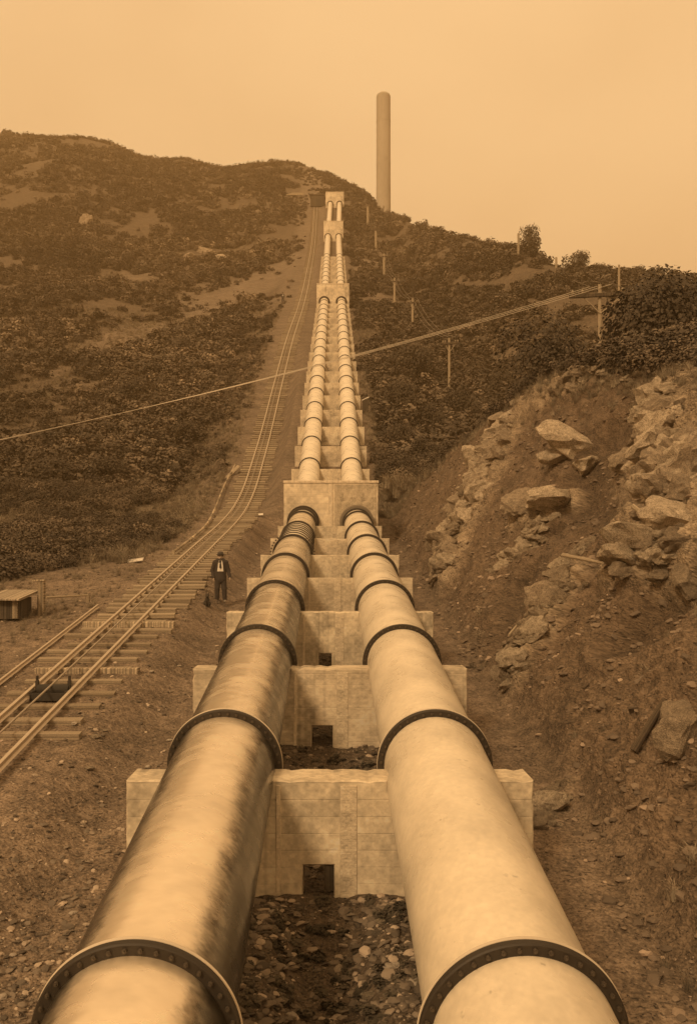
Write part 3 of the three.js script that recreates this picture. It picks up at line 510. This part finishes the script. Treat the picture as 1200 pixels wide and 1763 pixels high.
// loose stones, as countless rubble and gravel
function scatter(name, geos, mat, spots, label, category, cfn) {
  geos.forEach((g, gi) => {
    const sp = spots.filter((_, i) => i % geos.length === gi), im = shade(new THREE.InstancedMesh(g, mat, sp.length)); im.name = numbered(name); tag(im, label, category, null, 'stuff');
    const m = new THREE.Matrix4(), q = new THREE.Quaternion(), e = new THREE.Euler(), c = new THREE.Color();
    sp.forEach(([x, y, z, s, sy, tilt], i) => { e.set(rr(-tilt, tilt), rr(0, 6.28), rr(-tilt, tilt)); q.setFromEuler(e); m.compose(V(x, y, z), q, V(s * rr(.85, 1.2), s * sy, s * rr(.85, 1.2))); im.setMatrixAt(i, m); const k = cfn(x, y, z); c.setRGB(...k); im.setColorAt(i, c); });
    scene.add(im);
  });
}
{
  const lo = [3, 11, 19].map(s => rockGeo(s, .7, 1, .5)), spots = [];
  const put = (x, d, s) => { const g = ground(x, d); spots.push([g[0], g[1] + s * .15, g[2], s, rr(.6, 1), .5]); };
  for (let i = 0; i < 6500; i++) { const d = rr(8, 12.25), x = rr(-1.7, 1.7); if (rnd() < sst(.1, .6, Math.abs(x + .05)) * .7 + .3) put(x, d, .012 + .075 * rnd() ** 4); }
  for (let i = 0; i < 3500; i++) { const d = rr(13.2, 31), x = rr(-1.5, 1.5); put(x, d, .012 + .07 * rnd() ** 4); }
  for (let i = 0; i < 5000; i++) { const d = 8.5 + 6 * rnd() ** 1.7, x = -2.5 - 3.2 * rnd(); if (d < 11.6 || rnd() < .2) put(x, d, .012 + .05 * rnd() ** 4); }
  for (let i = 0; i < 9000; i++) { const d = 12 + 50 * rnd() ** 1.6, x = rr(-10, -2.5); put(x, d, .010 + .05 * rnd() ** 5); }
  const clods = spots.length; for (let i = 0; i < 110000; i++) { const d = 7 + 52 * rnd() ** 1.4, x = 3.5 + 8 * rnd(); if (rnd() > .10 + 1.3 * Math.max(0, fbm(x * .6, 4, d * .4, 3))) continue; put(x, d, .012 + .10 * rnd() ** 7); }
  const soil = spots.splice(clods);
  scatter('clods', lo, M.leaf.clone(), soil, 'earth clods and small stones lying on the cut bank', 'clods', () => { const v = rnd() < .12 ? rr(.25, .42) : rr(.11, .25); return [v, v * .76, v * .57]; });
  scatter('gravel', lo, M.leaf.clone(), spots, 'loose stones and gravel strewn over the earth between and beside the pipes', 'gravel', () => { const v = rnd() < .22 ? rr(.30, .52) : rr(.08, .22); return [v, v * .80, v * .62]; });
  // the larger stones, each one its own
  const gs = [5, 9, 13, 17].map(s => rockGeo(s, .75, 2, .5));
  for (let i = 0; i < 46; i++) {
    const zone = i < 24 ? 0 : i < 36 ? 1 : 2, d = zone === 0 ? rr(9, 12.1) : zone === 1 ? rr(8.8, 12) : rr(14, 30), x = zone === 0 ? (rnd() < .5 ? rr(-1.2, -.4) : rr(.35, 1.2)) : zone === 1 ? rr(-4.4, -2.9) : rr(-5, -2.8), g = ground(x, d), s = rr(.045, .10);
    const o = solo('loose_stone', gs[i % 4], i % 3 ? M.stone : M.rockA, ['pale loose stone among the rubble between the two pipes', 'pale loose stone in the heap at the lower left corner', 'small loose stone on the bare earth between pipes and railway'][zone], 'stone', ['loose stones between the pipes', 'loose stones at the lower left', 'loose stones beside the railway'][zone]);
    o.position.set(g[0], g[1] + s * .25, g[2]); o.scale.set(s, s * rr(.6, .9), s * rr(.7, 1)); o.rotation.y = rr(0, 6);
  }
}

// ---------------------------------------------------------------- vegetation
function leafCluster(n, size, shape, sd, long = 1) {          // many small leaf faces filling a crown
  const pos = [], nor = []; let s0 = seed; seed = sd;
  for (let i = 0; i < n; i++) {
    const c = shape(i), out = c.clone().normalize().add(V(rr(-.7, .7), rr(-.3, .9), rr(-.7, .7))).normalize();
    const a = V(rr(-1, 1), rr(-1, 1), rr(-1, 1)).cross(out).normalize(), b = out.clone().cross(a), s = size * rr(.6, 1.35);
    const q = [c.clone().addScaledVector(a, -s * .5), c.clone().addScaledVector(b, s * .45 * long).addScaledVector(out, .15 * s), c.clone().addScaledVector(a, s * .5), c.clone().addScaledVector(b, -s * .45 * long)];
    for (const k of [0, 2, 1, 0, 3, 2]) { pos.push(q[k].x, q[k].y, q[k].z); nor.push(out.x, out.y, out.z); }
  }
  seed = s0; const g = new THREE.BufferGeometry(); g.setAttribute('position', new THREE.Float32BufferAttribute(pos, 3)); g.setAttribute('normal', new THREE.Float32BufferAttribute(nor, 3)); return g;
}
const dome = (sd, lumps = 6) => { const L_ = []; let s0 = seed; seed = sd * 977 + 13; for (let i = 0; i < lumps; i++) L_.push([rr(-.55, .55), rr(.15, .75), rr(-.55, .55), rr(.3, .55)]); seed = s0; return () => { const l = L_[Math.floor(rnd() * lumps)], v = V(rr(-1, 1), rr(-.7, 1), rr(-1, 1)).normalize().multiplyScalar(l[3] * rr(.55, 1.05)); return V(l[0] + v.x, Math.max(.02, l[1] + v.y * .9), l[2] + v.z); }; };
const grassGeo = sd => { const pos = [], s0 = seed; seed = sd; for (let i = 0; i < 46; i++) { const a = rr(0, 6.28), r = rr(0, .28), l = rr(.5, 1.1), b = a + rr(-.6, .6), o = rr(.2, .75) * l, x = Math.cos(a) * r, z = Math.sin(a) * r, w = .022; const dx = -Math.sin(b) * w, dz = Math.cos(b) * w, mx = x + Math.cos(b) * o * .4, mz = z + Math.sin(b) * o * .4, ex = x + Math.cos(b) * o, ez = z + Math.sin(b) * o; pos.push(x - dx, 0, z - dz, x + dx, 0, z + dz, mx, l * .65, mz, mx - dx * .7, l * .64, mz - dz * .7, mx + dx * .7, l * .64, mz + dz * .7, ex, l * .85, ez); } seed = s0; const g = new THREE.BufferGeometry(); g.setAttribute('position', new THREE.Float32BufferAttribute(pos, 3)); g.computeVertexNormals(); return g; };
{
  const spots = [], brush = [];
  const dens = (x, d) => { const z = -d; return clamp(.50 + 2.4 * fbm(x * .045 + 3, 2, d * .04, 3) + .7 * fbm(x * .2, 7, d * .2, 2)) * (1 - .92 * amount(bare, x, z, .5 * fbm(x * .2, d * .2, 2, 2))); };
  for (let i = 0; i < 190000 && spots.length < 80000; i++) {
    const d = 16 * Math.pow(470 / 16, Math.pow(rnd(), .62)), u = rr(-.57, .58), x = u * d;
    if (d > dR(u) * 1.03) continue;
    if (d < 303 && x > TX(d) - 2.3 - rnd() * 1.2 && x < 3.5 + rnd() * 1.5) continue;
    if (x < 0 && x > -lerp(13.5, 9, sst(32, 44, d)) && d < 46) continue; if (x < 0 && d < 34) continue;
    const rightNear = x > 0 && d < 66; if (rightNear && x < browX(d) + .4) continue;
    if (rnd() > dens(x, d) + (rightNear ? .4 : 0)) continue;
    const g = ground(x, d), lowD = x < -2 && x > -12 ? .55 : 1;
    const s = (.35 + 1.0 * rnd() ** 2 + (d > 120 ? .5 * rnd() : 0) + (d > 220 ? .7 * rnd() : 0)) * lowD * (rightNear ? .9 : 1);
    spots.push([g[0], g[1] - s * .1, g[2], s, rr(.7, 1.15), .2]);
  }
  const tone = (x, y, z) => { const v = (rnd() < .13 ? rr(.11, .20) : .038 + .085 * rnd() ** 1.5) * clamp(1.05 + 1.5 * fbm(x * .022, 1, z * .022, 3), .55, 1.8); return [v * 1.1, v * .84, v * .60]; };
  const nearSpots = spots.filter(q => q[2] > -75), farSpots = spots.filter(q => q[2] <= -75);
  scatter('scrub', [101, 202, 303, 404].map((q, i) => leafCluster(170, .24, dome(i + 1), q)), M.leaf.clone(), farSpots, 'low dark scrub covering the far hillsides on both sides of the pipes', 'scrub', tone);
  scatter('near_scrub', [111, 212, 313, 414].map((q, i) => leafCluster(900, .085, dome(i + 11, 9), q, 1.5)), M.leaf.clone(), nearSpots, 'dark leafy scrub on the nearer slopes left of the track and above the cut bank', 'scrub', tone);
  // dry grass on the brow, bank, and between scrub
  const gr = [];
  for (let i = 0; i < 9000; i++) {
    const d = 9 + 75 * rnd() ** 1.3, x = rnd() < .55 ? browX(d) + rr(-1.6, 2.2) : rr(3.6, browX(d) + 6); if (x / d > .46) continue; const q = (x - 3.6) / (browX(d) - 3.6);
    if (q < .9 && rnd() > .10) continue; const g = ground(x, d), s = rr(.18, .5) * (q > .85 ? 1 : .7); gr.push([g[0], g[1] - .03, g[2], s, rr(.7, 1.1), .55]);
  }
  for (let i = 0; i < 5000; i++) { const d = 14 + 110 * rnd() ** 1.5, x = rr(-14, -7.4); if (rnd() > .5 + fbm(x * .3, 1, d * .3, 2)) continue; const g = ground(x, d); gr.push([g[0], g[1] - .02, g[2], rr(.12, .3), 1, .4]); }
  for (let i = 0; i < 3000; i++) { const d = 60 + 90 * rnd() ** 1.5, x = rr(3.2, 9); const g = ground(x, d); gr.push([g[0], g[1] - .02, g[2], rr(.25, .6), 1, .4]); }
  for (let i = 0; i < 16000; i++) { const d = 40 + 130 * rnd() ** 1.2, x = -8 - d * .42 * rnd(); if (x / d < -.42) continue; const g = ground(x, d); gr.push([g[0], g[1] - .03, g[2], rr(.3, .75), rr(.6, 1), .4]); }
  scatter('dry_grass', [31, 47].map(grassGeo), M.leaf.clone(), gr, 'dry grass tufts along the brow of the cut bank and the track side', 'grass', () => { const v = rr(.13, .32); return [v, v * .82, v * .60]; });
}
{
  const sp = []; for (let i = 0; i < 900; i++) { const z = rnd() < .6, d = z ? rr(8.5, 12.2) : rr(13.3, 18), x = rr(-1.5, 1.5); if (rnd() > .25 + 1.6 * Math.max(0, fbm(x * 1.5, 9, d * 1.5, 2))) continue; const g = ground(x, d); sp.push([g[0], g[1] - .02, g[2], rr(.05, .15), rr(.6, 1), .4]); }
  scatter('low_weeds', [61, 62].map((q, i) => leafCluster(120, .3, dome(i + 31, 5), q, 1.6)), M.leaf.clone(), sp, 'low dark weeds growing in the rubble between the two pipes', 'weeds', () => { const v = rr(.05, .13); return [v, v * .82, v * .6]; });
}
// single shrubs and trees that stand out
function shrub(name, label, cat, p, w, h, n, leaf, dark, sd, trunk = .18, group) {
  const t = thing(name, label, cat, p.toArray(), group);
  const stems = []; let s0 = seed; seed = sd * 31 + 7; for (let i = 0; i < 5; i++) { const a = i * 1.26 + rnd(); stems.push(bar(V(0, -.2, 0), V(Math.cos(a) * w * .28, h * rr(.35, .6), Math.sin(a) * w * .28), .05 * h * trunk * 2, .02 * h * trunk, 6)); } stems.push(bar(V(0, -.3, 0), V(.05 * w, h * .7, 0), .07 * h * trunk * 2, .02 * h * trunk, 7)); seed = s0;
  part('trunk', merge(stems), M.bark, t);
  const g = leafCluster(n, leaf, dome(sd, 11), sd * 7 + 3); g.scale(w * .6, h * .82, w * .6); g.translate(0, h * .12, 0);
  part('crown', g, std([dark * 1.1, dark * .85, dark * .6], .95, { side: THREE.DoubleSide }), t);
}
[[845, 392, 7, 8, 'round bushy tree on the right-hand ridge, first left of the pale pole'], [866, 398, 5, 9, 'taller tree on the ridge touching the pale pole on its left'], [912, 428, 6.5, 9, 'dark round tree on the ridge, just right of the pale pole'], [990, 456, 7, 6, 'dome-shaped tree alone on the ridge, right of the short pole'], [1022, 463, 5, 3.4, 'low bush on the ridge between two rounded trees'], [1094, 470, 4.5, 4.5, 'small rounded tree on the ridge above the long crossarm'], [1125, 476, 4, 3, 'low bush at the right end of the ridge']].forEach(([x, y, w, h, l], i) => shrub('ridge_tree', l, 'tree', place(x, y + 12, -.3), w * .62, h * .6, 2600, .085, .085, 40 + i * 3));
[[1130, 640, 4.2, 4.6, 'large dark shrub behind the brow of the bank, at right'], [1075, 640, 3.0, 2.2, 'dark shrub behind the brow, left of the largest one'], [975, 652, 3.0, 2.2, 'dark shrub above the brow, left of the long crossarm pole'], [935, 670, 3.4, 3.4, 'broad dark shrub at the left end of the brow'], [1190, 620, 4.4, 4.4, 'dark shrub cut by the right edge above the bank'], [710, 660, 4.2, 4.4, 'round dark shrub right of the pipes, left of the nearest pole'], [690, 710, 3.4, 3.2, 'dark shrub beside the upper piers, below the round one'], [735, 745, 3.2, 3.0, 'dark shrub below the nearest pole'], [800, 720, 3.2, 3.0, 'dark shrub at the left top of the cut bank'], [690, 775, 2.6, 2.8, 'dark shrub just above the grassy clump by the large block'], [730, 800, 2.4, 2.4, 'dark shrub on the edge of the cut, near the large block'], [860, 680, 3.2, 2.8, 'dark shrub behind the skyline crag'], [230, 690, 4, 3, 'dark shrub left of the track on the scrub slope'], [200, 830, 3.5, 2.4, 'dark shrub low on the left scrub slope'], [90, 830, 3.8, 2.4, 'dark shrub near the left edge of the scrub slope'], [320, 760, 3.2, 2.2, 'dark shrub halfway between the left edge and the track bend']].forEach(([x, y, w, h, l], i) => shrub('dark_shrub', l, 'shrub', x > 880 ? (() => { const d = 44 + (i % 3) * 5, u = (x - PX) / FOC; return V(u * d, base(u * d, d) - .3, -d); })() : place(x, y, -.2), w * (x > 880 ? 1.25 : 1), h * (x > 880 ? 1.1 : 1), x > 880 ? 7000 : 3000, x > 880 ? .05 : .08, .06, 90 + i * 5, .15));
{
  const p = place(682, 862), t = thing('grass_clump', 'big clump of pale hanging grass right of the large anchor block', 'grass clump', p.toArray()), gs = [];
  for (let i = 0; i < 30; i++) { const g = grassGeo(500 + i); g.scale(1.1, rr(.7, 1.3), 1.1); g.rotateZ(rr(-.3, .8)); g.translate(rr(-.7, .9), rr(-.2, 1.2), rr(-1.4, 1.4)); gs.push(g); }
  part('blades', mergeGeometries(gs), std([.30, .245, .18], 1, { side: THREE.DoubleSide }), t);
}

// ---------------------------------------------------------------- people and the dog
function sdfGeo(prims, lo, hi, cell, k) {                     // prims: [ax,ay,az, bx,by,bz, ra, rb, zSquash]
  const size = Math.max(hi[0] - lo[0], hi[1] - lo[1], hi[2] - lo[2]), res = Math.ceil(size / cell) + 4, c = [0, 1, 2].map(i => (lo[i] + hi[i]) / 2);
  const mc = new MarchingCubes(res, new THREE.MeshBasicMaterial(), false, false, 160000); mc.isolation = 0;
  const half = res / 2, S = size / 2 * 1.08;
  for (let z = 0; z < res; z++) for (let y = 0; y < res; y++) for (let x = 0; x < res; x++) {
    const px = (x - half) / half * S + c[0], py = (y - half) / half * S + c[1], pz = (z - half) / half * S + c[2]; let acc = 1e3;
    if (px < lo[0] - .06 || px > hi[0] + .06 || py < lo[1] - .06 || py > hi[1] + .06 || pz < lo[2] - .06 || pz > hi[2] + .06) { mc.field[x + y * res + z * res * res] = -1; continue; }
    for (const [ax, ay, az, bx, by, bz, ra, rb, sq = 1] of prims) {
      const dx = bx - ax, dy = by - ay, dz = bz - az, ll = dx * dx + dy * dy + dz * dz + 1e-9, t = clamp(((px - ax) * dx + (py - ay) * dy + (pz - az) * dz) / ll);
      const qx = px - ax - t * dx, qy = py - ay - t * dy, qz = (pz - az - t * dz) / sq, dd = (Math.sqrt(qx * qx + qy * qy + qz * qz) - lerp(ra, rb, t)) * Math.min(1, sq + .1);
      const h = clamp(.5 + .5 * (acc - dd) / k); acc = lerp(acc, dd, h) - k * h * (1 - h);
    }
    mc.field[x + y * res + z * res * res] = -acc;
  }
  mc.update(); const n = mc.count, g = new THREE.BufferGeometry(), pa = mc.positionArray.slice(0, n * 3), na = mc.normalArray.slice(0, n * 3);
  for (let i = 0; i < n; i++) { pa[i * 3] = pa[i * 3] * S + c[0]; pa[i * 3 + 1] = pa[i * 3 + 1] * S + c[1]; pa[i * 3 + 2] = pa[i * 3 + 2] * S + c[2]; }
  g.setAttribute('position', new THREE.BufferAttribute(pa, 3)); const w = mergeVertices(g, 1e-4); w.computeVertexNormals(); return w;
}
function man(p, label, scale, turn) {
  const t = thing('person', label, 'person', p.toArray()); t.scale.setScalar(scale); t.rotation.y = turn;
  const arms = [[-.20, 1.42, 0, -.29, 1.13, -.03, .062, .05], [-.29, 1.13, -.03, -.24, .90, .08, .05, .042], [.20, 1.42, 0, .28, 1.13, -.04, .062, .05], [.28, 1.13, -.04, .33, .90, .05, .05, .04]];
  const legs = [[-.09, .92, 0, -.115, .5, .02, .095, .07], [-.115, .5, .02, -.13, .08, 0, .07, .052], [.09, .92, 0, .13, .5, .02, .095, .07], [.13, .5, .02, .155, .08, 0, .07, .052]];
  const torso = [[0, 1.40, 0, 0, 1.12, .0, .155, .16, .72], [0, 1.12, 0, 0, .95, 0, .16, .155, .8], [-.13, 1.43, 0, .13, 1.43, 0, .075, .075, .9]];
  const hand = s => { const x = s * (s < 0 ? .235 : .335), y = .87, z = .08, o = []; o.push([x, y + .03, z - .02, x, y - .035, z + .01, .036, .034, .6]); for (let f = 0; f < 4; f++) { const fx = x, fz = z - .03 + f * .019, l = [.055, .066, .064, .05][f]; o.push([fx, y - .04, fz, fx, y - .04 - l * .6, fz + .005, .0095, .009], [fx, y - .04 - l * .6, fz + .005, fx - s * .015, y - .04 - l, fz + .012, .009, .0075]); } o.push([x, y + .01, z + .03, x - s * .01, y - .035, z + .06, .012, .009]); return o; };
  const head = [[0, 1.60, .0, 0, 1.655, -.01, .088, .098], [0, 1.535, .045, 0, 1.57, .03, .045, .07], [0, 1.44, -.015, 0, 1.56, 0, .058, .055], [0, 1.605, .09, 0, 1.575, .108, .013, .018], [-.092, 1.60, -.01, -.095, 1.57, -.01, .02, .013, 1.2], [.092, 1.60, -.01, .095, 1.57, -.01, .02, .013, 1.2]];
  const handGeo = h => sdfGeo(hand(h), [h * .285 - .08, .74, -.02], [h * .285 + .08, .96, .18], .004, .008);
  part('body', mergeGeometries([handGeo(-1), handGeo(1), sdfGeo([...head, ...arms, ...legs, ...torso, [-.13, .06, -.02, -.15, .04, .15, .045, .038], [.155, .06, -.02, .19, .04, .15, .045, .038]], [-.4, 0, -.25], [.45, 1.78, .25], .012, .02)]), M.skin, t);
  const up = (l, a) => l.map(q => { const r = [...q]; r[6] += a; r[7] += a; return r; });
  part('jacket', sdfGeo([...up(torso, .025), ...up(arms, .017), [0, 1.02, 0, 0, .84, 0, .185, .205, .82], [0, 1.46, -.02, 0, 1.5, -.03, .075, .06]], [-.42, .6, -.25], [.45, 1.6, .25], .011, .04), M.suit, t);
  part('trousers', sdfGeo(up([...legs, [-.06, .93, 0, .06, .93, 0, .12, .12]], .022), [-.3, 0, -.25], [.3, 1.1, .25], .011, .03), M.suit, t);
  for (const s of [-1, 1]) part('shoe', sdfGeo([[s * .14, .05, -.05, s * .165, .04, .17, .056, .045]], [s * .15 - .12, -.03, -.14], [s * .15 + .12, .14, .26], .01, .02), M.shoe, t);
  const sh = (pts, z0, depth) => { const s = new THREE.Shape(); pts.forEach(([x, y], i) => i ? s.lineTo(x, y) : s.moveTo(x, y)); s.closePath(); const g = new THREE.ExtrudeGeometry(s, { depth, bevelEnabled: true, bevelSize: .006, bevelThickness: .006, bevelSegments: 1 }); const q = g.attributes.position; for (let i = 0; i < q.count; i++) q.setZ(i, q.getZ(i) + z0 - q.getX(i) ** 2 * 2.2 - Math.max(0, q.getY(i) - 1.36) * .55); g.computeVertexNormals(); return g; };
  part('shirt_front', sh([[-.105, 1.10], [.105, 1.10], [.085, 1.3], [.06, 1.46], [.03, 1.475], [-.03, 1.475], [-.06, 1.46], [-.085, 1.3]], .150, .022), M.shirt, t);
  part('necktie', sh([[-.02, 1.455], [.02, 1.455], [.016, 1.40], [.034, 1.24], [0, 1.19], [-.034, 1.24], [-.016, 1.40]], .176, .012), M.hatBand, t);
  for (const s of [-1, 1]) { part('eye', new THREE.SphereGeometry(.012, 8, 6).translate(s * .034, 1.622, .083), M.hatBand, t); part('shirt_collar', sh([[s * .01, 1.49], [s * .06, 1.50], [s * .05, 1.45]], .156, .02), M.shirt, t); }
  part('mouth', box(.04, .008, .012, 0, 1.545, .09), M.hatBand, t);
  part('moustache', box(.05, .012, .014, 0, 1.56, .098), M.hatBand, t);
  part('hair', new THREE.SphereGeometry(.103, 18, 10, 0, 6.3, 0, 1.75).rotateX(-.25).translate(0, 1.645, -.015), M.hatBand, t);
  const h = part('hat', new THREE.LatheGeometry([[.001, .115], [.05, .12], [.085, .105], [.10, .06], [.108, 0], [.15, -.008], [.17, .004], [.172, .010], [.15, .002], [.105, .008]].map(([x, y]) => new THREE.Vector2(x, y)), 28).scale(1, 1, 1.12).rotateX(.06).translate(0, 1.69, 0), M.hat, t);
  part('hat_band', new THREE.CylinderGeometry(.105, .112, .03, 24, 1, true).scale(1, 1, 1.12).translate(0, 1.712, 0), M.hatBand, h);
  return t;
}
{
  const p = place(380, 1037); p.y = gy(p.x, -p.z); const near = man(p, 'man in a dark suit, white shirt, tie and brimmed hat standing between railway and pipes', .985, .08);
  const q = place(487, 521); q.y = gy(q.x, -q.z); const f2 = near.clone(); f2.name = numbered('person'); f2.userData.label = 'tiny distant figure standing left of the railway high on the slope'; f2.position.copy(q); f2.rotation.y = .3; scene.add(f2);
  const d = place(357, 1045); d.y = gy(d.x, -d.z); const t = thing('dog', 'small dark dog with pricked ears sitting at the man\'s feet', 'dog', d.toArray()); t.rotation.y = .25; t.scale.setScalar(.8);
  part('body', sdfGeo([[0, .16, -.12, 0, .30, .02, .12, .09], [0, .30, .02, 0, .43, .09, .07, .06], [0, .46, .10, 0, .44, .15, .072, .05], [0, .44, .15, 0, .42, .23, .042, .028], [-.055, .26, .05, -.06, .02, .09, .042, .024], [.055, .26, .05, .06, .02, .09, .042, .024], [-.06, .02, .09, -.06, .02, .13, .024, .022], [.06, .02, .09, .06, .02, .13, .024, .022],
    [-.09, .14, -.12, -.12, .13, .03, .08, .05], [.09, .14, -.12, .12, .13, .03, .08, .05], [-.12, .12, .03, -.11, .03, -.07, .04, .025], [.12, .12, .03, .11, .03, -.07, .04, .025], [-.11, .025, -.07, -.11, .022, .06, .026, .022], [.11, .025, -.07, .11, .022, .06, .026, .022], [0, .08, -.2, .12, .03, -.32, .03, .015], [-.045, .50, .08, -.06, .60, .07, .03, .006, .6], [.045, .50, .08, .06, .60, .07, .03, .006, .6]], [-.25, 0, -.35], [.25, .62, .28], .008, .02), M.fur, t);
  part('nose', new THREE.SphereGeometry(.018, 8, 6).translate(0, .428, .255), M.hatBand, t); for (const s of [-1, 1]) part('eye', new THREE.SphereGeometry(.011, 8, 6).translate(s * .03, .475, .15), M.bolt, t);
}

scene.updateMatrixWorld(true);
renderer.setSize(1200, 1763);
renderer.render(scene, camera);
